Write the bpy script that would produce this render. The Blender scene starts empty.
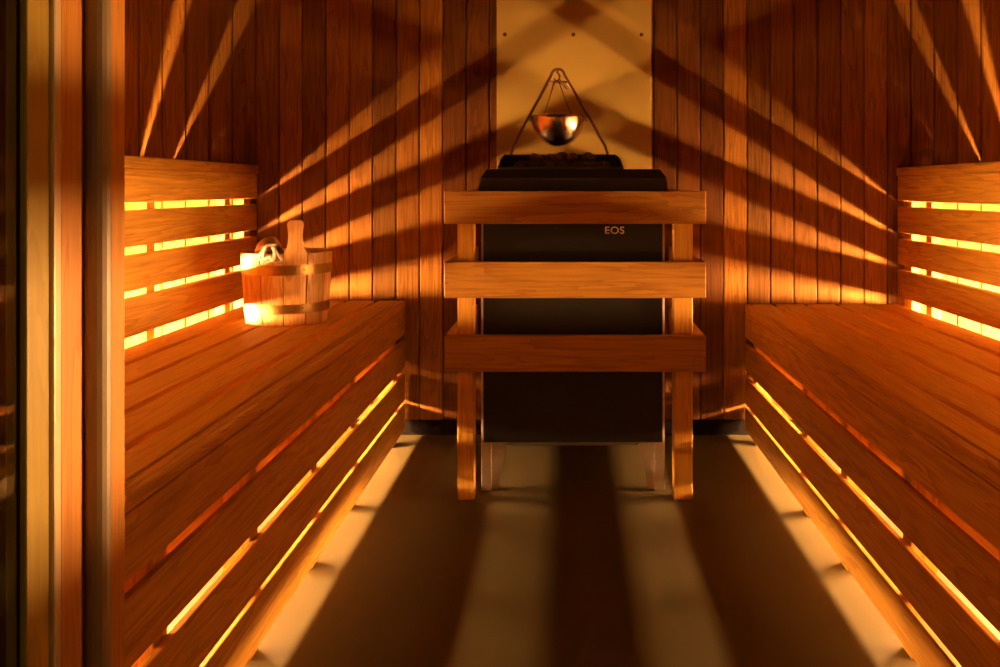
import bpy, bmesh, math, random
from mathutils import Vector, Matrix
random.seed(7)
S = bpy.context.scene
COL = S.collection

# ------------------------------------------------------------------ camera, world, exposure
cam_d = bpy.data.cameras.new('camera')
cam_d.sensor_width = 36.0
cam_d.lens = 890 / 1000 * 36
cam_d.shift_x = -(568 - 500) / 1000
cam_d.shift_y = -(333.5 - 188) / 1000
cam_d.clip_start = 0.02
cam = bpy.data.objects.new('camera', cam_d)
cam.location = (0, 0, 0.8)
cam.rotation_euler = (math.radians(90), 0, 0)
COL.objects.link(cam)
S.camera = cam

W = bpy.data.worlds.new('world')
S.world = W
W.use_nodes = True
W.node_tree.nodes['Background'].inputs[0].default_value = (1.0, 0.58, 0.16, 1)
W.node_tree.nodes['Background'].inputs[1].default_value = 0.14

LAMP_COL = (1.0, 0.515, 0.185)
LAMP_POWER = 1950.0
FRONT_LAMP_POWER = 500.0

S.view_settings.view_transform = 'Standard'
S.view_settings.look = 'None'
S.view_settings.gamma = 1
S.view_settings.use_curve_mapping = False
S.view_settings.exposure = 0.0
S.cycles.max_bounces = 10
S.cycles.diffuse_bounces = 7
S.cycles.glossy_bounces = 5
S.cycles.use_denoising = True
S.cycles.use_light_tree = True
S.cycles.sample_clamp_indirect = 6.0

# ------------------------------------------------------------------ object helpers
def tag(o, label=None, cat=None, group=None, kind=None):
    if label: o['label'] = label
    if cat: o['category'] = cat
    if group: o['group'] = group
    if kind: o['kind'] = kind
    return o

def empty(name, loc=(0, 0, 0), rz=0.0):
    o = bpy.data.objects.new(name, None)
    o.empty_display_size = 0.05
    o.location = loc
    o.rotation_euler = (0, 0, rz)
    COL.objects.link(o)
    return o

def build(name, bm, mat, parent=None, loc=None, smooth=False):
    """link bm as ONE object; the mesh is recentred on loc (default: its bounding box middle)"""
    bmesh.ops.recalc_face_normals(bm, faces=bm.faces[:])
    if loc is None:
        xs = [v.co for v in bm.verts]
        lo = Vector((min(c.x for c in xs), min(c.y for c in xs), min(c.z for c in xs)))
        hi = Vector((max(c.x for c in xs), max(c.y for c in xs), max(c.z for c in xs)))
        loc = (lo + hi) / 2
    loc = Vector(loc)
    bmesh.ops.translate(bm, verts=bm.verts[:], vec=-loc)
    me = bpy.data.meshes.new(name)
    bm.to_mesh(me)
    bm.free()
    if mat is not None:
        for m in (mat if isinstance(mat, (list, tuple)) else [mat]):
            me.materials.append(m)
    if smooth:
        for p in me.polygons:
            p.use_smooth = True
    o = bpy.data.objects.new(name, me)
    o.location = loc
    COL.objects.link(o)
    if parent is not None:
        o.parent = parent
    return o

def BM():
    return bmesh.new()

def bx(bm, x0, x1, y0, y1, z0, z1, bev=0.0, seg=2, mi=0):
    if x0 > x1: x0, x1 = x1, x0
    r = bmesh.ops.create_cube(bm, size=1.0)
    vs = r['verts']
    for v in vs:
        v.co = Vector(((x0 + x1) / 2 + v.co.x * (x1 - x0), (y0 + y1) / 2 + v.co.y * (y1 - y0), (z0 + z1) / 2 + v.co.z * (z1 - z0)))
    fs = set(f for v in vs for f in v.link_faces)
    for f in fs: f.material_index = mi
    if bev > 0:
        es = list(set(e for v in vs for e in v.link_edges))
        bmesh.ops.bevel(bm, geom=es, offset=bev, segments=seg, profile=0.5, affect='EDGES', clamp_overlap=True)
    return bm

def tube(bm, pts, r, n=10, closed=False, caps=True):
    pts = [Vector(p) for p in pts]
    rings = []
    N = len(pts)
    up = Vector((0, 0, 1))
    prev = None
    for i, p in enumerate(pts):
        if closed:
            t = (pts[(i + 1) % N] - pts[(i - 1) % N]).normalized()
        else:
            a = pts[max(0, i - 1)]; b = pts[min(N - 1, i + 1)]
            t = (b - a).normalized()
        if prev is None:
            ref = up if abs(t.dot(up)) < 0.9 else Vector((0, 1, 0))
            u = t.cross(ref).normalized()
        else:
            u = (prev - t * prev.dot(t)).normalized()
        prev = u
        v = t.cross(u)
        rr = r[i] if isinstance(r, (list, tuple)) else r
        rings.append([bm.verts.new(p + rr * (math.cos(2 * math.pi * k / n) * u + math.sin(2 * math.pi * k / n) * v)) for k in range(n)])
    for i in range(N if closed else N - 1):
        a = rings[i]; b = rings[(i + 1) % N]
        for k in range(n):
            bm.faces.new((a[k], a[(k + 1) % n], b[(k + 1) % n], b[k]))
    if caps and not closed:
        bm.faces.new(rings[0][::-1]); bm.faces.new(rings[-1])
    return bm

def lathe(bm, prof, c, n=32, close=True):
    """prof: list of (r, z) from one end to the other, around a vertical axis at c; r=0 collapses to a pole"""
    c = Vector(c)
    rings = []
    for r, z in prof:
        if r < 1e-6:
            rings.append([bm.verts.new(c + Vector((0, 0, z)))])
        else:
            rings.append([bm.verts.new(c + Vector((r * math.cos(2 * math.pi * k / n), r * math.sin(2 * math.pi * k / n), z))) for k in range(n)])
    for i in range(len(rings) - 1):
        a, b = rings[i], rings[i + 1]
        for k in range(n):
            k2 = (k + 1) % n
            if len(a) == 1 and len(b) == 1: continue
            if len(a) == 1: bm.faces.new((a[0], b[k2], b[k]))
            elif len(b) == 1: bm.faces.new((a[k], a[k2], b[0]))
            else: bm.faces.new((a[k], a[k2], b[k2], b[k]))
    return bm

# ------------------------------------------------------------------ materials
def nodes(name):
    m = bpy.data.materials.new(name)
    m.use_nodes = True
    nt = m.node_tree
    b = nt.nodes['Principled BSDF']
    return m, nt, b

def simple(name, col, rough=0.5, metal=0.0, spec=0.5, noise=0.0, nscale=60, bump=0.0):
    m, nt, b = nodes(name)
    b.inputs['Base Color'].default_value = (*col, 1)
    b.inputs['Roughness'].default_value = rough
    b.inputs['Metallic'].default_value = metal
    b.inputs['Specular IOR Level'].default_value = spec
    if noise or bump:
        tc = nt.nodes.new('ShaderNodeTexCoord')
        n = nt.nodes.new('ShaderNodeTexNoise')
        n.inputs['Scale'].default_value = nscale
        n.inputs['Detail'].default_value = 6
        nt.links.new(tc.outputs['Object'], n.inputs['Vector'])
        if noise:
            mx = nt.nodes.new('ShaderNodeMix'); mx.data_type = 'RGBA'
            mx.inputs[6].default_value = (*[c * (1 - noise) for c in col], 1)
            mx.inputs[7].default_value = (*[min(1, c * (1 + noise)) for c in col], 1)
            nt.links.new(n.outputs['Fac'], mx.inputs[0])
            nt.links.new(mx.outputs[2], b.inputs['Base Color'])
        if bump:
            bp = nt.nodes.new('ShaderNodeBump')
            bp.inputs['Strength'].default_value = bump
            bp.inputs['Distance'].default_value = 0.002
            nt.links.new(n.outputs['Fac'], bp.inputs['Height'])
            nt.links.new(bp.outputs['Normal'], b.inputs['Normal'])
    return m

def wood(name, axis, dark, light, rough=0.45, spec=0.35, plank=None, ring=1.0, var=0.22, coat=0.0):
    """grain along axis; plank=(offset, pitch): each wall board gets its own shift and tone (boards side by side along X or Y)"""
    m, nt, b = nodes(name)
    L = nt.links.new
    def N(t, **kw):
        n = nt.nodes.new(t)
        for k, v in kw.items(): setattr(n, k, v)
        return n
    tc = N('ShaderNodeTexCoord')
    oi = N('ShaderNodeObjectInfo')
    rnd = N('ShaderNodeMath', operation='MULTIPLY'); rnd.inputs[1].default_value = 37.0
    L(oi.outputs['Random'], rnd.inputs[0])
    vec = tc.outputs['Object']
    tone = oi.outputs['Random']
    off = N('ShaderNodeCombineXYZ')
    if plank:
        sep = N('ShaderNodeSeparateXYZ'); L(vec, sep.inputs[0])
        a = N('ShaderNodeMath', operation='SUBTRACT'); a.inputs[1].default_value = plank[0]; L(sep.outputs[plank[2]], a.inputs[0])
        d = N('ShaderNodeMath', operation='DIVIDE'); d.inputs[1].default_value = plank[1]; L(a.outputs[0], d.inputs[0])
        f = N('ShaderNodeMath', operation='FLOOR'); L(d.outputs[0], f.inputs[0])
        wn = N('ShaderNodeTexWhiteNoise', noise_dimensions='1D'); L(f.outputs[0], wn.inputs['W'])
        tone = wn.outputs['Value']
        r2 = N('ShaderNodeMath', operation='MULTIPLY'); r2.inputs[1].default_value = 53.0; L(wn.outputs['Value'], r2.inputs[0])
        for i in range(3): L(r2.outputs[0], off.inputs[i])
    else:
        for i in range(3): L(rnd.outputs[0], off.inputs[i])
    add = N('ShaderNodeVectorMath', operation='ADD'); L(vec, add.inputs[0]); L(off.outputs[0], add.inputs[1])
    def mapped(across, along):
        mp = N('ShaderNodeMapping')
        s = [across] * 3; s['XYZ'.index(axis)] = along
        mp.inputs['Scale'].default_value = s
        L(add.outputs[0], mp.inputs['Vector'])
        return mp.outputs[0]
    n1 = N('ShaderNodeTexNoise'); n1.inputs['Scale'].default_value = 1; n1.inputs['Detail'].default_value = 4
    n1.inputs['Distortion'].default_value = 0.6
    L(mapped(16 * ring, 1.3), n1.inputs['Vector'])
    # growth rings: bands of the smooth noise
    rg = N('ShaderNodeMath', operation='MULTIPLY'); rg.inputs[1].default_value = 9.0; L(n1.outputs['Fac'], rg.inputs[0])
    fr = N('ShaderNodeMath', operation='FRACT'); L(rg.outputs[0], fr.inputs[0])
    pw = N('ShaderNodeMath', operation='POWER'); pw.inputs[1].default_value = 2.2; L(fr.outputs[0], pw.inputs[0])
    n2 = N('ShaderNodeTexNoise'); n2.inputs['Scale'].default_value = 1; n2.inputs['Detail'].default_value = 5
    L(mapped(260, 7), n2.inputs['Vector'])
    s1 = N('ShaderNodeMath', operation='MULTIPLY'); s1.inputs[1].default_value = 0.27; L(pw.outputs[0], s1.inputs[0])
    s2 = N('ShaderNodeMath', operation='MULTIPLY_ADD'); s2.inputs[1].default_value = 0.75; L(n2.outputs['Fac'], s2.inputs[0]); L(s1.outputs[0], s2.inputs[2])
    rp = N('ShaderNodeValToRGB')
    rp.color_ramp.elements[0].position = 0.18; rp.color_ramp.elements[0].color = (*light, 1)
    rp.color_ramp.elements[1].position = 0.85; rp.color_ramp.elements[1].color = (*dark, 1)
    L(s2.outputs[0], rp.inputs[0])
    tn = N('ShaderNodeMapRange'); tn.inputs['To Min'].default_value = 1 - var; tn.inputs['To Max'].default_value = 1 + var
    L(tone, tn.inputs['Value'])
    mul = N('ShaderNodeVectorMath', operation='SCALE'); L(rp.outputs[0], mul.inputs[0]); L(tn.outputs[0], mul.inputs['Scale'])
    L(mul.outputs[0], b.inputs['Base Color'])
    b.inputs['Roughness'].default_value = rough
    b.inputs['Specular IOR Level'].default_value = spec
    bp = N('ShaderNodeBump'); bp.inputs['Strength'].default_value = 0.25; bp.inputs['Distance'].default_value = 0.0008
    L(n2.outputs['Fac'], bp.inputs['Height']); L(bp.outputs['Normal'], b.inputs['Normal'])
    return m

BD, BL = (0.33, 0.130, 0.015), (0.78, 0.40, 0.048)
WOODY = wood('thermo_wood_lengthwise', 'Y', BD, BL)
SEATLIT = wood('lit_seat_wood_lengthwise', 'Y', (0.62, 0.30, 0.028), (0.95, 0.62, 0.08), var=0.12)  # same bench wood, light on the seat tops painted in as brighter colour
WOODX = wood('thermo_wood_crosswise', 'X', (0.21, 0.075, 0.009), (0.50, 0.235, 0.026))
WOODZ = wood('thermo_wood_upright', 'Z', BD, BL)
PITCH = 0.0755
P0 = (279 - 568) / 310.0
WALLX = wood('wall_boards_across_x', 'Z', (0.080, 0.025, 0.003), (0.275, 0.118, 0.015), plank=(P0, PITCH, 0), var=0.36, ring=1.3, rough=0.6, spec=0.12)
WALLDARK = wood('darker_wall_boards', 'Z', (0.045, 0.012, 0.002), (0.150, 0.054, 0.008), plank=(P0, PITCH, 0), var=0.2, ring=1.3, rough=0.6, spec=0.12)  # darker tone of the wall boards, for the span around the heater
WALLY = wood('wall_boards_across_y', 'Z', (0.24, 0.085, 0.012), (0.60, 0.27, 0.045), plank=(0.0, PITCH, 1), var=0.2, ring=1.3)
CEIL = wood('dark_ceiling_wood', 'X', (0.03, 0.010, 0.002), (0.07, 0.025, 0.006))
PINE = wood('pale_pine', 'Z', (0.42, 0.16, 0.025), (0.92, 0.54, 0.15), rough=0.5, var=0.18, ring=1.4)
PINEX = wood('pale_pine_rounded', 'X', (0.42, 0.19, 0.05), (0.66, 0.34, 0.11), rough=0.5, var=0.05)
JAMB = wood('jamb_wood', 'Z', (0.40, 0.14, 0.018), (0.66, 0.29, 0.04), rough=0.4, var=0.05)
STILE = wood('ochre_stile_wood', 'Z', (0.30, 0.195, 0.02), (0.44, 0.30, 0.04), rough=0.4, var=0.03)
BLACK = simple('black_powder_coat', (0.012, 0.009, 0.007), 0.42, 0.0, 0.4, bump=0.05, nscale=900)
RIMBLK = simple('dark_enamel_rim', (0.035, 0.024, 0.012), 0.35, 0.3, 0.5)
STEEL = simple('brushed_steel', (0.62, 0.56, 0.48), 0.28, 1.0, 0.5, noise=0.1, nscale=40)
CHROME = simple('polished_steel', (0.78, 0.70, 0.60), 0.13, 1.0)
COPPER, nt, b = nodes("copper_toned_steel")
b.inputs["Base Color"].default_value = (0.82, 0.58, 0.40, 1); b.inputs["Metallic"].default_value = 1.0
b.inputs["Roughness"].default_value = 0.24; b.inputs["Anisotropic"].default_value = 0.85
tg = nt.nodes.new("ShaderNodeTangent"); tg.direction_type = "RADIAL"; tg.axis = "Z"
nt.links.new(tg.outputs[0], b.inputs["Tangent"]); b.inputs["Anisotropic Rotation"].default_value = 0.25
FOOT = simple('satin_steel', (0.85, 0.76, 0.62), 0.38, 0.75)
DARKST = simple('dark_steel_rod', (0.16, 0.08, 0.045), 0.38, 0.7)
BRASS = simple('brass_band', (0.36, 0.21, 0.055), 0.34, 1.0, noise=0.15, nscale=50)
SHIELD = simple('cream_heat_board', (0.42, 0.285, 0.06), 0.42, 0.0, 0.45, noise=0.05, nscale=9)
SCREW = simple('dark_screw', (0.10, 0.04, 0.015), 0.4, 0.6)
ROPE = simple('white_cord', (0.80, 0.70, 0.52), 0.8, bump=0.4, nscale=500)
STONE = simple('sauna_stone', (0.13, 0.085, 0.055), 0.85, noise=0.5, nscale=45, bump=0.6)
SKIRT = simple('black_skirting', (0.006, 0.004, 0.003), 0.8, 0.0, 0.1)
SEAL = simple('grey_rubber_seal', (0.31, 0.22, 0.11), 0.45)
EDGE = simple('pale_edge_trim', (0.70, 0.52, 0.28), 0.35, 0.2)
LOGO = simple('beige_lettering', (0.95, 0.80, 0.66), 0.5)
PAINT = simple('warm_plaster', (0.75, 0.60, 0.30), 0.8)

# floor: brown vinyl with a fine grain
FLOOR, nt, b = nodes('brown_vinyl_floor')
tc = nt.nodes.new('ShaderNodeTexCoord')
n = nt.nodes.new('ShaderNodeTexNoise'); n.inputs['Scale'].default_value = 420; n.inputs['Detail'].default_value = 3
n2 = nt.nodes.new('ShaderNodeTexNoise'); n2.inputs['Scale'].default_value = 3; n2.inputs['Detail'].default_value = 5
nt.links.new(tc.outputs['Object'], n.inputs['Vector']); nt.links.new(tc.outputs['Object'], n2.inputs['Vector'])
mx = nt.nodes.new('ShaderNodeMath'); mx.operation = 'MULTIPLY_ADD'; mx.inputs[1].default_value = 0.5
nt.links.new(n.outputs['Fac'], mx.inputs[0]); 
ml = nt.nodes.new('ShaderNodeMath'); ml.operation = 'MULTIPLY'; ml.inputs[1].default_value = 0.5
nt.links.new(n2.outputs['Fac'], ml.inputs[0]); nt.links.new(ml.outputs[0], mx.inputs[2])
rp = nt.nodes.new('ShaderNodeValToRGB')
rp.color_ramp.elements[0].position = 0.3; rp.color_ramp.elements[0].color = (0.066, 0.052, 0.022, 1)
rp.color_ramp.elements[1].position = 0.7; rp.color_ramp.elements[1].color = (0.115, 0.090, 0.042, 1)
nt.links.new(mx.outputs[0], rp.inputs[0]); nt.links.new(rp.outputs[0], b.inputs['Base Color'])
b.inputs['Roughness'].default_value = 0.42
b.inputs['Specular IOR Level'].default_value = 0.2
bp = nt.nodes.new('ShaderNodeBump'); bp.inputs['Strength'].default_value = 0.35; bp.inputs['Distance'].default_value = 0.001
nt.links.new(n.outputs['Fac'], bp.inputs['Height']); nt.links.new(bp.outputs['Normal'], b.inputs['Normal'])

# lamp diffuser
def glow(name, power):
    m, nt, b = nodes(name)
    b.inputs['Base Color'].default_value = (0.8, 0.6, 0.35, 1)
    b.inputs['Emission Color'].default_value = (*LAMP_COL, 1)
    b.inputs['Emission Strength'].default_value = power
    return m
GLOW = glow('glowing_diffuser', LAMP_POWER)
GLOWF = glow('dimmer_glowing_diffuser', FRONT_LAMP_POWER)

# bronze tinted door glass
GLASS, nt, b = nodes('bronze_door_glass')
b.inputs['Base Color'].default_value = (0.80, 0.76, 0.45, 1)
b.inputs['Roughness'].default_value = 0.03
b.inputs['IOR'].default_value = 1.5
b.inputs['Transmission Weight'].default_value = 1.0

# ------------------------------------------------------------------ room shell
XL, XR = -1.66, 1.72          # side walls
YB = 2.871                    # back wall
YF = 0.92                     # inner face of the front wall
ZC = 2.15                     # ceiling

def struct(name, bm, mat, loc=None):
    return tag(build(name, bm, mat, None, loc), kind='structure')

bm = BM(); bx(bm, -2.2, 2.2, -1.6, YB + 0.08, -0.05, 0.0); struct('floor', bm, FLOOR, (0, 0, 0))
bm = BM(); bx(bm, XL - 0.08, XR + 0.08, YF - 0.10, YB + 0.08, ZC, ZC + 0.05); struct('ceiling', bm, CEIL)

def board_wall_x(y, x0, x1, z0, z1, towards, off=P0, dark_span=None):
    """boards side by side along X; face at y, thickness to the other side"""
    bm = BM()
    k = math.floor((x0 - off) / PITCH)
    yb = y + 0.022 * towards
    while off + k * PITCH < x1:
        a = max(x0, off + k * PITCH + 0.0012); c = min(x1, off + (k + 1) * PITCH - 0.0012)
        if c - a > 0.01:
            bx(bm, a, c, min(y, yb), max(y, yb), z0, z1, bev=0.0035, seg=2)
            if dark_span and dark_span[0] < (a + c) / 2 < dark_span[1]:      # boards in this span take the darker wall material
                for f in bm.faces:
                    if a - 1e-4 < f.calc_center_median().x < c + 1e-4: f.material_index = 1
        k += 1
    yc = yb + 0.03 * towards
    bx(bm, x0, x1, min(yb, yc), max(yb, yc), z0, z1)
    return bm

def board_wall_y(x, y0, y1, z0, z1, towards):
    bm = BM()
    k = math.floor(y0 / PITCH)
    xb = x + 0.022 * towards
    while k * PITCH < y1:
        a = max(y0, k * PITCH + 0.0012); c = min(y1, (k + 1) * PITCH - 0.0012)
        if c - a > 0.01:
            bx(bm, x, xb, a, c, z0, z1, bev=0.0035, seg=2)
        k += 1
    bx(bm, xb, xb + 0.03 * towards, y0, y1, z0, z1)
    return bm

struct('wall_back', board_wall_x(YB, XL, XR, 0.052, ZC, 1, dark_span=(-0.415, 0.495)), [WALLX, WALLDARK], (0, 0, 0))
struct('wall_left', board_wall_y(XL, YF, YB, 0.0, ZC, -1), WALLY, (0, 0, 0))
struct('wall_right', board_wall_y(XR, YF, YB, 0.0, ZC, 1), WALLY, (0, 0, 0))
bm = BM(); bx(bm, XL, XR, YB + 0.012, YB + 0.05, 0.0, 0.052); struct('baseboard_back', bm, SKIRT)

JX, JXR = -0.459, 0.475       # door opening
bm = board_wall_x(YF, XL, JX - 0.045, 0, ZC, -1)
bx(bm, XL, JX - 0.045, YF - 0.10, YF - 0.052, 0, ZC)
struct('wall_front_left', bm, WALLX, (0, 0, 0))
bm = board_wall_x(YF, JXR + 0.045, XR, 0, ZC, -1)
bx(bm, JXR + 0.045, XR, YF - 0.10, YF - 0.052, 0, ZC)
struct('wall_front_right', bm, WALLX, (0, 0, 0))
bm = board_wall_x(YF, JX - 0.045, JXR + 0.045, 2.02, ZC, -1)
bx(bm, JX - 0.045, JXR + 0.045, YF - 0.10, YF - 0.052, 2.02, ZC)
struct('wall_front_top', bm, WALLX, (0, 0, 0))

# door frame: lining posts with a rebate that holds the seal
bm = BM()
bx(bm, JX - 0.045, JX, YF - 0.036, YF + 0.004, 0, 2.02, bev=0.003)
bx(bm, JX - 0.045, JX - 0.012, YF - 0.10, YF - 0.036, 0, 2.02, bev=0.002)
struct('trim_1', bm, JAMB)
bm = BM()
bx(bm, JXR, JXR + 0.045, YF - 0.036, YF + 0.004, 0, 2.02, bev=0.003)
bx(bm, JXR + 0.012, JXR + 0.045, YF - 0.10, YF - 0.036, 0, 2.02, bev=0.002)
struct('trim_2', bm, JAMB)
bm = BM()
tube(bm, [(JX - 0.001, YF - 0.0485, 0.0), (JX - 0.001, YF - 0.0485, 2.0)], 0.0118, 16)
struct('trim_3', bm, SEAL)

# door leaf, swung open towards the lobby: wooden stile, bright edge strip, bronze glass
door = tag(empty('door_1', (JX, YF - 0.074, 0)), 'bronze glass sauna door swung open, standing on edge at far left', 'door', kind='structure')
def dpart(name, bm, mat):
    o = build(name, bm, mat, None)
    o.location = o.location - door.location
    o.parent = door
    return o
bm = BM(); bx(bm, JX - 0.028, JX - 0.002, YF - 0.113, YF - 0.074, 0.012, 2.0, bev=0.003); dpart('hinge_stile', bm, JAMB)
bm = BM(); bx(bm, JX - 0.012, JX, YF - 0.1245, YF - 0.113, 0.012, 2.0, bev=0.002); dpart('edge_strip', bm, EDGE)
bm = BM(); bx(bm, JX - 0.028, JX - 0.004, YF - 0.158, YF - 0.1245, 0.012, 2.0, bev=0.002); dpart('inner_stile', bm, STILE)
bm = BM(); bx(bm, JX - 0.018, JX - 0.010, YF - 0.76, YF - 0.158, 0.012, 2.0); dpart('glass_pane', bm, GLASS)

# lobby behind the open door
bm = BM(); bx(bm, -1.3, -1.25, -1.6, YF - 0.10, 0, 2.4); struct('wall_lobby_left', bm, PAINT)

# ------------------------------------------------------------------ benches
def part(root, name, bm, mat, smooth=False):
    o = build(name, bm, mat, None, None, smooth)
    o.location = o.location - root.location
    o.parent = root
    return o

YE = YB - 0.004               # far end of benches
YN = YF + 0.012               # near end of benches

def lower_bench(sx, xf, xb, ztop, label, posts):
    """sx=+1: right side.  xf: front face, xb: back edge"""
    root = tag(empty('lower_bench', ((xf + xb) / 2, (YE + YN) / 2, 0)), label, 'bench', 'lower sauna benches')
    g = 0.0155
    # slats from the front: first one narrower
    edges = [xf + sx * 0.024, xf + sx * 0.084]
    n = 4
    step = (abs(xb - xf) - 0.084) / n
    for i in range(1, n + 1): edges.append(xf + sx * (0.084 + i * step))
    for i in range(len(edges) - 1):
        a = edges[i] + (sx * g if i else 0.0); c = edges[i + 1]
        bm = BM(); bx(bm, a, c, YN, YE, ztop - 0.042, ztop, bev=0.002)
        part(root, 'seat_slat', bm, SEATLIT)
    dz = ztop - 0.438
    bm = BM(); bx(bm, xf, xf + sx * 0.0185, YN, YE, 0.4115 + dz, 0.4385 + dz, bev=0.003); part(root, 'nosing', bm, WOODY)
    for z0, z1 in ((0.331, 0.4105), (0.2237, 0.3094), (0.1180, 0.2035), (0.022, 0.1075)):
        bm = BM(); bx(bm, xf, xf + sx * 0.012, YN, YE, z0 + dz * (z0 > 0.03), z1 + dz, bev=0.002)
        part(root, 'front_board', bm, WOODY)
    # bearer rail behind the top slot
    bm = BM(); bx(bm, xf + sx * 0.060, xf + sx * 0.085, YN, YE, 0.252 + dz, ztop - 0.0425, bev=0.002)
    part(root, 'bearer_rail', bm, WOODY)
    bm = BM(); bx(bm, xb - sx * 0.06, xb - sx * 0.03, YN, YE, 0.312 + dz, ztop - 0.0425, bev=0.002)
    part(root, 'bearer_rail', bm, WOODY)
    for y in posts:
        bm = BM(); bx(bm, xf + sx * 0.0125, xf + sx * 0.0595, y - 0.02, y + 0.02, 0.0, ztop - 0.0425, bev=0.002)
        part(root, 'post', bm, WOODZ)
        bm = BM(); bx(bm, xf + sx * 0.0855, xb - sx * 0.0605, y - 0.02, y + 0.02, 0.205, ztop - 0.0425, bev=0.002)
        part(root, 'cross_bearer', bm, WOODX)
    return root

LX, RX = -0.525, 0.57
LU, RU = -1.0, 1.06           # front planes of the upper benches
lower_bench(-1, LX, LU - 0.0, 0.438, 'left lower sauna bench of brown slats, carrying the wooden bucket', (1.175, 1.524, 1.887, 2.228, 2.76))
lower_bench(1, RX, RU + 0.0, 0.426, 'right lower sauna bench of brown slats with an empty seat', (1.175, 1.531, 1.88, 2.188, 2.778))

def upper_bench(sx, xf, xw, dz, label, posts):
    root = tag(empty('upper_bench', ((xf + xw) / 2, (YE + YN) / 2, 0)), label, 'bench', 'upper sauna benches')
    zt = 0.8735 + dz
    cuts = [0.0, 0.079, 0.178, 0.280, 0.378, 0.477, 0.577, abs(xw - xf) - 0.006]
    g = 0.0155
    for i in range(len(cuts) - 1):
        a = xf + sx * (cuts[i] + (g if i else 0)); c = xf + sx * cuts[i + 1]
        bm = BM(); bx(bm, a - (sx * 0.004 if i == 0 else 0), c, YN, YE, zt - 0.028, zt, bev=0.0035)
        part(root, 'seat_slat', bm, WOODY)
    for z0, z1 in ((0.7662, 0.8454), (0.6648, 0.7492), (0.5635, 0.6457), (0.4585, 0.5462)):
        bm = BM(); bx(bm, xf, xf + sx * 0.020, YN, YE, z0 + dz, z1 + dz, bev=0.003)
        part(root, 'front_board', bm, WOODY)
    for y in posts:
        hw = 0.031 if y > 2.8 else 0.021
        bm = BM(); bx(bm, xf + sx * 0.0205, xf + sx * 0.048, y - hw, y + hw, 0.0, zt - 0.0285, bev=0.002)
        part(root, 'post', bm, WOODZ)
    for y in posts:
        bm = BM(); bx(bm, xf + sx * 0.0485, xw - sx * 0.0455, y - 0.021, y + 0.021, zt - 0.085, zt - 0.0285, bev=0.002)
        part(root, 'cross_bearer', bm, WOODX)
    bm = BM(); bx(bm, xw - sx * 0.045, xw - sx * 0.003, YN, YE, zt - 0.075, zt - 0.0285, bev=0.002)
    part(root, 'wall_rail', bm, WOODY)
    return root
upper_bench(-1, LU - 0.001, XL, 0.0, 'left upper sauna bench with glowing slots, behind the wooden bucket', (1.2, 1.69, 2.18, 2.67, 2.835))
upper_bench(1, RU + 0.001, XR, -0.008, 'right upper sauna bench with glowing slots between its boards', (1.2, 1.69, 2.18, 2.668, 2.832))

# ------------------------------------------------------------------ lamps under the upper benches
def lamp(sx, xs, xw, zs, y0, y1, mat, label):
    root = tag(empty('strip_lamp', (xw, (y0 + y1) / 2, zs)), label, 'lamp', 'strip lamps under the upper benches')
    bm = BM(); bx(bm, xs, xs + sx * 0.022, y0, y1, zs - 0.046, zs + 0.046, bev=0.006)
    part(root, 'diffuser', bm, mat)
    for y in (y0 - 0.0205, y1 + 0.0005):
        bm = BM(); bx(bm, xs - sx * 0.002, xs + sx * 0.024, y, y + 0.02, zs - 0.048, zs + 0.048, bev=0.003)
        part(root, 'end_cap', bm, STEEL)
    for y in (y0 + 0.12, y1 - 0.12):
        bm = BM(); bx(bm, xs + sx * 0.0225, xw - sx * 0.0005, y - 0.015, y + 0.015, zs - 0.015, zs + 0.015)
        part(root, 'bracket', bm, STEEL)
lamp(-1, -1.50, XL, 0.388, 2.17, 2.72, GLOW, 'bright strip lamp under the left upper bench, near the back wall')
lamp(1, 1.56, XR, 0.379, 2.17, 2.72, GLOW, 'bright strip lamp under the right upper bench, near the back wall')
lamp(-1, -1.50, XL, 0.388, 1.0, 2.09, GLOWF, 'dimmer strip lamp under the left upper bench, near the door')
lamp(1, 1.56, XR, 0.379, 1.0, 2.09, GLOWF, 'dimmer strip lamp under the right upper bench, near the door')

# ------------------------------------------------------------------ heat shield board behind the heater
hs = tag(empty('heat_shield', (0.019, YB, 0.3)), 'cream heat shield board on the back wall behind the heater', 'panel')
bm = BM(); bx(bm, -0.229, 0.268, YB - 0.012, YB - 0.0005, 0.25, 1.75, bev=0.001, seg=1); part(hs, 'board', bm, SHIELD)
for x in (-0.203, 0.017, 0.236):
    for z in (1.293,):
        bm = BM()
        lathe(bm, [(0, 0.004), (0.004, 0.0035), (0.0065, 0.001), (0.0065, 0.0)], (0, 0, 0), 14)
        bmesh.ops.rotate(bm, verts=bm.verts[:], cent=(0, 0, 0), matrix=Matrix.Rotation(math.radians(90), 3, 'X'))
        bmesh.ops.translate(bm, verts=bm.verts[:], vec=(x, YB - 0.012, z))
        part(hs, 'screw', bm, SCREW, True)

# ------------------------------------------------------------------ heater
HX0, HX1, HY0, HY1 = -0.229, 0.255, 2.34, 2.81
HZ0 = 0.129
ht = tag(empty('sauna_heater', ((HX0 + HX1) / 2, (HY0 + HY1) / 2, 0)), 'tall black sauna heater standing behind the wooden rails', 'heater')
bm = BM(); bx(bm, HX0, HX1, HY0 + 0.006, HY1, HZ0, 0.778, bev=0.004); part(ht, 'body', bm, STEEL)
bm = BM(); bx(bm, HX0 + 0.006, HX1 - 0.006, HY0, HY0 + 0.0055, HZ0 + 0.002, 0.776, bev=0.002); fp = part(ht, 'front_panel', bm, BLACK)
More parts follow.
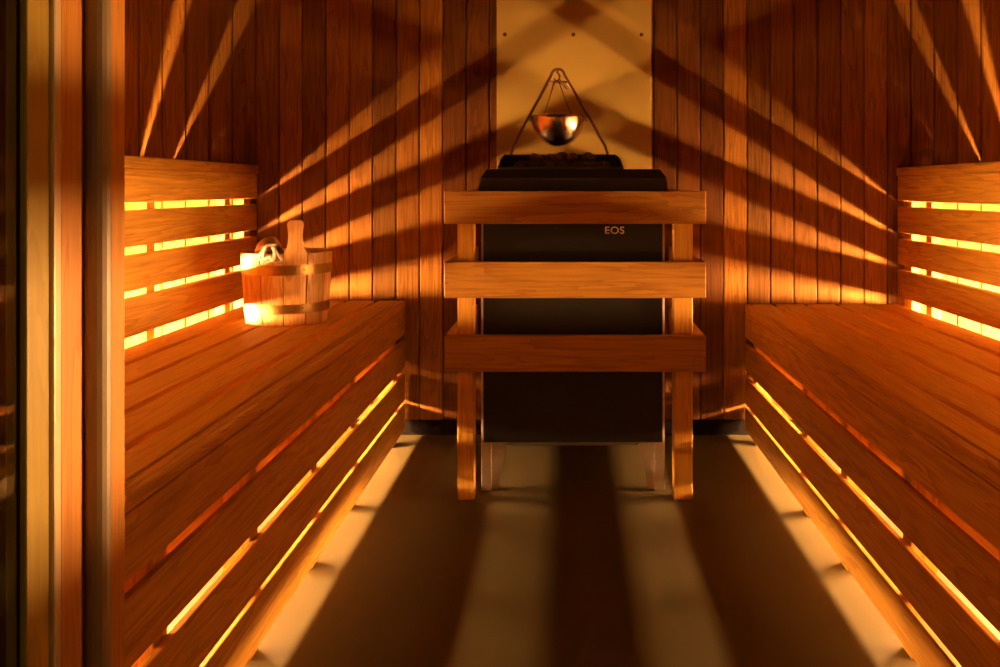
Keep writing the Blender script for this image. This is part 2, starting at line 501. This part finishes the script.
# lettering
cu = bpy.data.curves.new('lettering', 'FONT')
cu.body = 'EOS'; cu.size = 0.0262; cu.extrude = 0.0012; cu.offset = 0.0002
cu.space_character = 1.05
tmp = bpy.data.objects.new('lettering_tmp', cu); COL.objects.link(tmp)
dg = bpy.context.evaluated_depsgraph_get(); dg.update()
me = bpy.data.meshes.new_from_object(tmp.evaluated_get(dg))
bpy.data.objects.remove(tmp); 
xs = [v.co.x for v in me.vertices]; ys = [v.co.y for v in me.vertices]
sc_x = 0.0505 / (max(xs) - min(xs)); sc_y = 0.0190 / (max(ys) - min(ys)); x0 = min(xs); y0 = min(ys)
for v in me.vertices:
    x, y, z = v.co
    v.co = ((x - x0) * sc_x, -z, (y - y0) * sc_y)
me.materials.append(LOGO)
lo = bpy.data.objects.new('lettering', me); COL.objects.link(lo)
lo.parent = ht; lo.location = Vector((0.0975, HY0 - 0.0012, 0.6795)) - ht.location
lo['label'] = 'beige raised letters EOS'
# rim with a sloping upper edge
def frustum(bm, a, c, z0, z1):
    (x0, x1, y0, y1), (u0, u1, w0, w1) = a, c
    lo_ = [bm.verts.new(p) for p in ((x0, y0, z0), (x1, y0, z0), (x1, y1, z0), (x0, y1, z0))]
    hi_ = [bm.verts.new(p) for p in ((u0, w0, z1), (u1, w0, z1), (u1, w1, z1), (u0, w1, z1))]
    for i in range(4): bm.faces.new((lo_[i], lo_[(i + 1) % 4], hi_[(i + 1) % 4], hi_[i]))
    return lo_, hi_
bm = BM()
l1, h1 = frustum(bm, (HX0 - 0.002, HX1 + 0.004, HY0 - 0.004, HY1 + 0.004), (HX0 - 0.002, HX1 + 0.004, HY0 - 0.004, HY1 + 0.004), 0.7785, 0.826)
l2, h2 = frustum(bm, (HX0 - 0.002, HX1 + 0.004, HY0 - 0.004, HY1 + 0.004), (HX0 + 0.013, HX1 - 0.010, HY0 + 0.03, HY1 - 0.02), 0.826, 0.850)
bmesh.ops.remove_doubles(bm, verts=bm.verts[:], dist=1e-5)
# top lip and the sunken stone bed inside it
frustum(bm, (HX0 + 0.013, HX1 - 0.010, HY0 + 0.03, HY1 - 0.02), (HX0 + 0.03, HX1 - 0.09, HY0 + 0.05, HY1 - 0.09), 0.850, 0.8495)
b0, b1 = frustum(bm, (HX0 + 0.03, HX1 - 0.09, HY0 + 0.05, HY1 - 0.09), (HX0 + 0.034, HX1 - 0.094, HY0 + 0.054, HY1 - 0.094), 0.8495, 0.812)
bm.faces.new(b1)
bmesh.ops.remove_doubles(bm, verts=bm.verts[:], dist=1e-5)
part(ht, 'rim', bm, RIMBLK)
# stone tray: back plate, sloping cheeks and a low front lip
bm = BM()
TY0, TY1 = 2.375, 2.716
def plate(bm, pts, t):
    """a plate from a polygon, thickened along its normal by t"""
    vs = [bm.verts.new(p) for p in pts]
    f = bm.faces.new(vs)
    r = bmesh.ops.extrude_face_region(bm, geom=[f])
    f.normal_update()
    nrm = f.normal.copy()
    bmesh.ops.translate(bm, verts=[v for v in r['geom'] if isinstance(v, bmesh.types.BMVert)], vec=nrm * t)
plate(bm, [(-0.205, TY1, 0.851), (0.160, TY1, 0.851), (0.1435, TY1, 0.9025), (-0.194, TY1, 0.9025)], 0.004)
plate(bm, [(-0.186, TY0, 0.851), (-0.205, TY1, 0.851), (-0.194, TY1, 0.9025), (-0.182, TY0 + 0.07, 0.880)], 0.003)
plate(bm, [(0.146, TY0, 0.851), (0.141, TY0 + 0.07, 0.880), (0.1435, TY1, 0.9025), (0.160, TY1, 0.851)], 0.003)
plate(bm, [(-0.186, TY0, 0.8505), (-0.186, TY0, 0.856), (0.146, TY0, 0.856), (0.146, TY0, 0.8505)], 0.003)
part(ht, 'stone_tray', bm, BLACK)
# stand: four folded feet, each a bright flange and a tapered gusset
for sx, x in ((1, HX0), (-1, HX1)):
    for y in (HY0 + 0.012, HY1 - 0.03):
        bm = BM()
        bx(bm, x, x + sx * 0.027, y, y + 0.003, 0.0, HZ0 - 0.0005, bev=0.0008, seg=1)
        bx(bm, x, x + sx * 0.003, y + 0.0025, y + 0.03, 0.0, HZ0 - 0.0005, bev=0.0008, seg=1)
        xi = x + sx * 0.026
        a, c_, d_ = xi + sx * 0.040, xi + sx * 0.018, xi
        plate(bm, [(d_, y + 0.010, HZ0 - 0.001), (a, y + 0.010, HZ0 - 0.001), (c_, y + 0.010, 0.001), (d_, y + 0.010, 0.001)], 0.002)
        part(ht, 'foot', bm, FOOT)['label'] = 'polished steel foot'
bm = BM(); bx(bm, HX0 + 0.068, HX1 - 0.068, HY0 + 0.02, HY0 + 0.04, HZ0 - 0.012, HZ0 - 0.0005, bev=0.001, seg=1); part(ht, 'crossbar', bm, STEEL)

# stones
def stone_bm(r, seed):
    rng = random.Random(seed)
    bm = BM()
    bmesh.ops.create_icosphere(bm, subdivisions=3, radius=1.0)
    dirs = [Vector((rng.gauss(0, 1), rng.gauss(0, 1), rng.gauss(0, 1))).normalized() for _ in range(9)]
    offs = [rng.uniform(0.62, 0.9) for _ in dirs]
    for v in bm.verts:
        p = v.co.normalized()
        d = 1.0
        for q, o in zip(dirs, offs):
            c = p.dot(q)
            if c > 0.05: d = min(d, o / c)
        v.co = p * (0.35 * d + 0.65 * min(d, 1)) * r * (1 + 0.05 * rng.random())
    bmesh.ops.scale(bm, verts=bm.verts[:], vec=(1.1, 0.95, 0.72))
    return bm
STG = 'dark stones heaped in the heater tray'
meshes = []
for i in range(6):
    o = build('heater_stone', stone_bm(1.0, i + 3), STONE, None, (0, 0, 0), False)
    meshes.append(o)
protos = meshes[:]
spots = []
rng = random.Random(5)
for row, (y, z, n, r) in enumerate(((2.43, 0.832, 8, 0.0195), (2.48, 0.832, 8, 0.0205), (2.53, 0.832, 8, 0.0205), (2.58, 0.832, 8, 0.0205), (2.63, 0.832, 8, 0.0205),
                                    (2.453, 0.861, 7, 0.0185), (2.505, 0.863, 8, 0.0190), (2.555, 0.865, 7, 0.0195), (2.605, 0.866, 8, 0.0190), (2.49, 0.885, 4, 0.0165), (2.545, 0.889, 5, 0.018))):
    w = 0.270 if row < 5 else (0.235 if row < 9 else 0.15)
    for k in range(n):
        x = -0.021 - w / 2 + w * k / (n - 1) * 0.97 + rng.uniform(-0.004, 0.004) + (0.006 if row % 2 else 0)
        if row >= 5: x += 0.004
        spots.append((x, y + rng.uniform(-0.003, 0.003), z + rng.uniform(-0.002, 0.002), r * rng.uniform(0.86, 1.06)))
for i, (x, y, z, r) in enumerate(spots):
    if i < 6: o = protos[i]
    else:
        o = protos[i % 6].copy(); COL.objects.link(o)
    o.location = (x, y, z); o.scale = (r, r, r)
    o.rotation_euler = (rng.uniform(-.3, .3), rng.uniform(-.3, .3), rng.uniform(0, 6.28))
    tag(o, 'dark rough stone heaped in the black tray on top of the heater', 'stone', STG)

# A-shaped rod stand with hook, and the bowl that hangs in it
AY = 2.726
st = tag(empty('bowl_stand', (-0.026, AY, 0.85)), 'slim A-shaped metal stand rising from the heater top', 'stand')
apex = (-0.031, 1.168)
bl, br = (-0.176, 0.853), (0.123, 0.853)
pts = [(bl[0], AY, bl[1]), (bl[0] + 0.002, AY, 0.907)]
def lerp(a, c, t): return a + (c - a) * t
L0 = Vector((bl[0] + 0.009, AY, 0.930)); L1 = Vector((apex[0] - 0.022, AY, apex[1] - 0.026))
R0 = Vector((br[0] - 0.009, AY, 0.930)); R1 = Vector((apex[0] + 0.022, AY, apex[1] - 0.026))
pts += [L0, L1]
for k in range(1, 10):
    a = math.pi - math.pi * (0.16 + 0.68 * k / 10)
    pts.append((apex[0] + 0.0195 * math.cos(a) * 1.05, AY, apex[1] - 0.0245 + 0.0205 * math.sin(a) + 0.0))
pts += [R1, R0, (br[0] - 0.002, AY, 0.907), (br[0], AY, br[1])]
bm = BM(); tube(bm, pts, 0.0046, 12); part(st, 'frame', bm, DARKST, True)
bm = BM(); tube(bm, [(apex[0] - 0.030, AY, 1.1245), (apex[0] + 0.031, AY, 1.1245)], 0.0042, 10); part(st, 'crossbar', bm, DARKST, True)
bm = BM()
hk = [(apex[0] + 0.002, AY, 1.164), (apex[0] - 0.003, AY, 1.154), (apex[0] + 0.006, AY - 0.004, 1.143), (apex[0] + 0.004, AY - 0.006, 1.132), (apex[0] - 0.006, AY - 0.008, 1.127), (apex[0] - 0.011, AY - 0.008, 1.135)]
tube(bm, hk, 0.0028, 8); part(st, 'hook', bm, CHROME, True)

bw = tag(empty('bowl', (apex[0], AY, 0.92)), 'shiny copper-toned bowl hanging inside the metal stand', 'bowl')
prof = []
R, D = 0.0815, 0.091
for k in range(0, 15):
    a = math.pi / 2 * k / 14
    prof.append((R * math.sin(a), -D * math.cos(a)))
prof += [(R + 0.003, 0.001), (R + 0.003, 0.003), (R - 0.001, 0.003)]
for k in range(14, -1, -1):
    a = math.pi / 2 * k / 14
    prof.append(((R - 0.002) * math.sin(a), -(D - 0.002) * math.cos(a) + 0.0005))
bm = BM(); lathe(bm, prof, (apex[0], AY, 1.0175), 48); part(bw, 'basin', bm, COPPER, True)
for sx in (-1, 1):
    bm = BM()
    tube(bm, [(apex[0] + sx * (R + 0.0035) , AY - 0.012 + 0.006 * math.cos(t), 1.010 + 0.006 * math.sin(t)) for t in [2 * math.pi * k / 10 for k in range(10)]], 0.0018, 6, closed=True)
    part(bw, 'ear', bm, DARKST, True)
# chain bail: two strands to the hook
for sx in (-1, 1):
    bm = BM()
    a = Vector((apex[0] + sx * 0.040, AY - 0.066, 1.0195)); c = Vector((apex[0] - 0.004 + sx * 0.006, AY - 0.010, 1.126))
    tube(bm, [a, a.lerp(c, .5) + Vector((0, 0, -0.002)), c], 0.0016, 6)
    part(bw, 'bail_wire', bm, DARKST, True)
bm = BM()
for k in range(6):
    c = Vector((apex[0] + 0.005 + 0.0045 * k, AY - 0.010 - 0.001 * k, 1.127 - 0.0042 * k))
    tube(bm, [c + Vector((0.004 * math.cos(t), (0.002 if k % 2 else -0.002) * math.sin(t), 0.0045 * math.sin(t))) for t in [2 * math.pi * q / 8 for q in range(8)]], 0.0011, 5, closed=True)
part(bw, 'chain', bm, CHROME, True)

# ------------------------------------------------------------------ wooden guard around the heater
gd = tag(empty('heater_guard', (0.018, 2.26, 0)), 'wooden guard of three rails on posts around the black heater', 'guard')
GX0, GX1, GY = -0.3140, 0.3500, 2.255
for z0, z1 in ((0.709, 0.792), (0.521, 0.6125), (0.334, 0.425)):
    bm = BM(); bx(bm, GX0, GX1, GY, GY + 0.026, z0, z1, bev=0.002); part(gd, 'front_rail', bm, WOODX)
    for x in (GX0, GX1 - 0.026):
        bm = BM(); bx(bm, x, x + 0.026, GY + 0.0262, YB - 0.002, z0, z1, bev=0.002); part(gd, 'side_rail', bm, WOODY)
for x0, x1 in ((-0.2835, -0.2405), (0.2710, 0.3200)):
    bm = BM(); bx(bm, x0, x1, GY + 0.0264, GY + 0.0664, 0.0, 0.775, bev=0.0025); part(gd, 'post', bm, WOODZ)

# ------------------------------------------------------------------ bucket
BC = Vector((-0.765, 2.425, 0.4385))
bk = tag(empty('bucket', BC), 'pale wooden stave bucket with brass hoops on the left lower bench', 'bucket')
dcam = Vector((0.765, -2.425, 0)).normalized(); rcam = Vector((-dcam.y, dcam.x, 0))
HB = 0.190
def rad(z): return 0.1075 + (0.1205 - 0.1075) * z / HB
def bp_(phi, r, z): return BC + r * (math.cos(phi) * dcam + math.sin(phi) * rcam) + Vector((0, 0, z))
NS = 12
TH = 0.015
for k in range(NS):
    a0 = math.radians(-5 + 30 * k + 0.7); a1 = math.radians(25 + 30 * k - 0.7)
    ear = k == 0
    m = 8
    bm = BM()
    # profile (u in -1..1, z): ordinary stave is a straight board; the ear stave rises above the rim
    zs = [0.0, 0.05, 0.10, 0.15, HB]
    grid_o, grid_i = [], []
    rows = [(z, 1.0) for z in zs]
    if ear:
        rows += [(HB + 0.004, 0.95), (HB + 0.014, 0.76), (HB + 0.030, 0.64), (HB + 0.048, 0.60), (HB + 0.064, 0.66), (HB + 0.076, 0.71), (HB + 0.083, 0.66), (HB + 0.087, 0.45)]
    for z, wd in rows:
        ro = rad(min(z, HB)); 
        am = (a0 + a1) / 2; hw = (a1 - a0) / 2 * wd
        grid_o.append([bm.verts.new(bp_(am - hw + 2 * hw * j / m, ro, z)) for j in range(m + 1)])
        grid_i.append([bm.verts.new(bp_(am - hw + 2 * hw * j / m, ro - TH, z)) for j in range(m + 1)])
    n = len(rows)
    for i in range(n - 1):
        for j in range(m):
            bm.faces.new((grid_o[i][j], grid_o[i][j + 1], grid_o[i + 1][j + 1], grid_o[i + 1][j]))
            bm.faces.new((grid_i[i][j + 1], grid_i[i][j], grid_i[i + 1][j], grid_i[i + 1][j + 1]))
        for j in (0, m):
            bm.faces.new((grid_o[i][j], grid_i[i][j], grid_i[i + 1][j], grid_o[i + 1][j]))
    for i in (0, n - 1):
        for j in range(m):
            bm.faces.new((grid_o[i][j], grid_o[i][j + 1], grid_i[i][j + 1], grid_i[i][j]))
    o = part(bk, 'stave', bm, PINE)
    if ear: o['label'] = 'stave rising above the rim as a handle'
bm = BM(); lathe(bm, [(0, 0.012), (0.092, 0.012), (0.093, 0.024), (0, 0.024)], BC, 40); part(bk, 'bottom', bm, PINEX)
for z, h in ((0.134, 0.026), (0.032, 0.025)):
    bm = BM()
    r0, r1 = rad(z) + 0.0004, rad(z + h) + 0.0004
    lathe(bm, [(r0, z), (r0 + 0.0014, z), (r1 + 0.0014, z + h), (r1, z + h), (r0, z)], BC, 64)
    band = part(bk, 'hoop', bm, BRASS, False)
    band['label'] = 'brass hoop'
    for dphi in (9, 20):
        phi = math.radians(dphi)
        c = bp_(phi, rad(z + h / 2) + 0.0018, z + h / 2)
        bm = BM(); bmesh.ops.create_uvsphere(bm, u_segments=10, v_segments=6, radius=0.0032)
        bmesh.ops.translate(bm, verts=bm.verts[:], vec=c)
        rv = build('rivet', bm, CHROME, None, None, True)
        rv.location = rv.location - bk.location - band.location
        rv.parent = band

# ladle resting in the bucket, cup up on the rim
ld = tag(empty('ladle', (-0.815, 2.37, 0.62)), 'brown wooden ladle with white cord lying in the bucket', 'ladle')
cc = bp_(math.radians(-48), 0.056, 0.190)
axis = (dcam * 0.42 + rcam * 0.80 + Vector((0, 0, 0.22))).normalized()
rot = Vector((0, 0, 1)).rotation_difference(axis).to_matrix()
prof = []
RC = 0.041
for k in range(11):
    a = math.pi / 2 * k / 10
    prof.append((RC * math.sin(a), -0.040 * math.cos(a)))
prof += [(RC, 0.012), (RC - 0.005, 0.013)]
for k in range(10, -1, -1):
    a = math.pi / 2 * k / 10
    prof.append(((RC - 0.006) * math.sin(a), -0.034 * math.cos(a)))
bm = BM(); lathe(bm, prof, (0, 0, 0), 32)
bmesh.ops.transform(bm, matrix=rot.to_4x4(), verts=bm.verts[:]); bmesh.ops.translate(bm, verts=bm.verts[:], vec=cc)
part(ld, 'cup', bm, PINEX, True)
bm = BM(); tube(bm, [cc + Vector((0.012, 0.040, -0.004)), cc + Vector((0.05, 0.08, -0.07)), cc + Vector((0.085, 0.115, -0.16))], [0.009, 0.010, 0.012], 12); part(ld, 'handle', bm, PINEX, True)
def cord(pts, r):
    bm = BM(); 
    P = [Vector(p) for p in pts]; out = []
    for i in range(len(P) - 1):
        p0 = P[max(0, i - 1)]; p1 = P[i]; p2 = P[i + 1]; p3 = P[min(len(P) - 1, i + 2)]
        for t in [q / 6 for q in range(6)]:
            out.append(0.5 * ((2 * p1) + (p2 - p0) * t + (2 * p0 - 5 * p1 + 4 * p2 - p3) * t * t + (3 * p1 - p0 - 3 * p2 + p3) * t ** 3))
    out.append(P[-1])
    tube(bm, out, r, 8)
    return bm
def q(px, py, phi, dr=0.0):
    return None
def rimp(deg, dr, z): return bp_(math.radians(deg), rad(HB) + dr, z)
bm = cord([rimp(-24, -0.022, HB + 0.012), rimp(-29, 0.004, HB + 0.010), rimp(-32, 0.006, HB - 0.010), rimp(-26, 0.006, HB - 0.020), rimp(-18, 0.006, HB - 0.016), rimp(-12, 0.006, HB - 0.022), rimp(-6, 0.006, HB - 0.016), rimp(-10, 0.006, HB - 0.002), rimp(-14, 0.002, HB + 0.010), rimp(-18, -0.02, HB + 0.014)], 0.0035)
cd = part(ld, 'cord', bm, ROPE, True); cd['label'] = 'white cord loop'
bm = cord([rimp(-16, -0.018, HB + 0.022), rimp(-24, 0.0, HB + 0.022), rimp(-27, 0.006, HB + 0.006), rimp(-27, 0.007, HB - 0.012), rimp(-20, 0.0075, HB - 0.006), rimp(-16, 0.0075, HB - 0.012), rimp(-14, 0.006, HB + 0.004), rimp(-17, 0.0, HB + 0.018)], 0.005)
cd = part(ld, 'cord', bm, ROPE, True); cd['label'] = 'white cord knot'
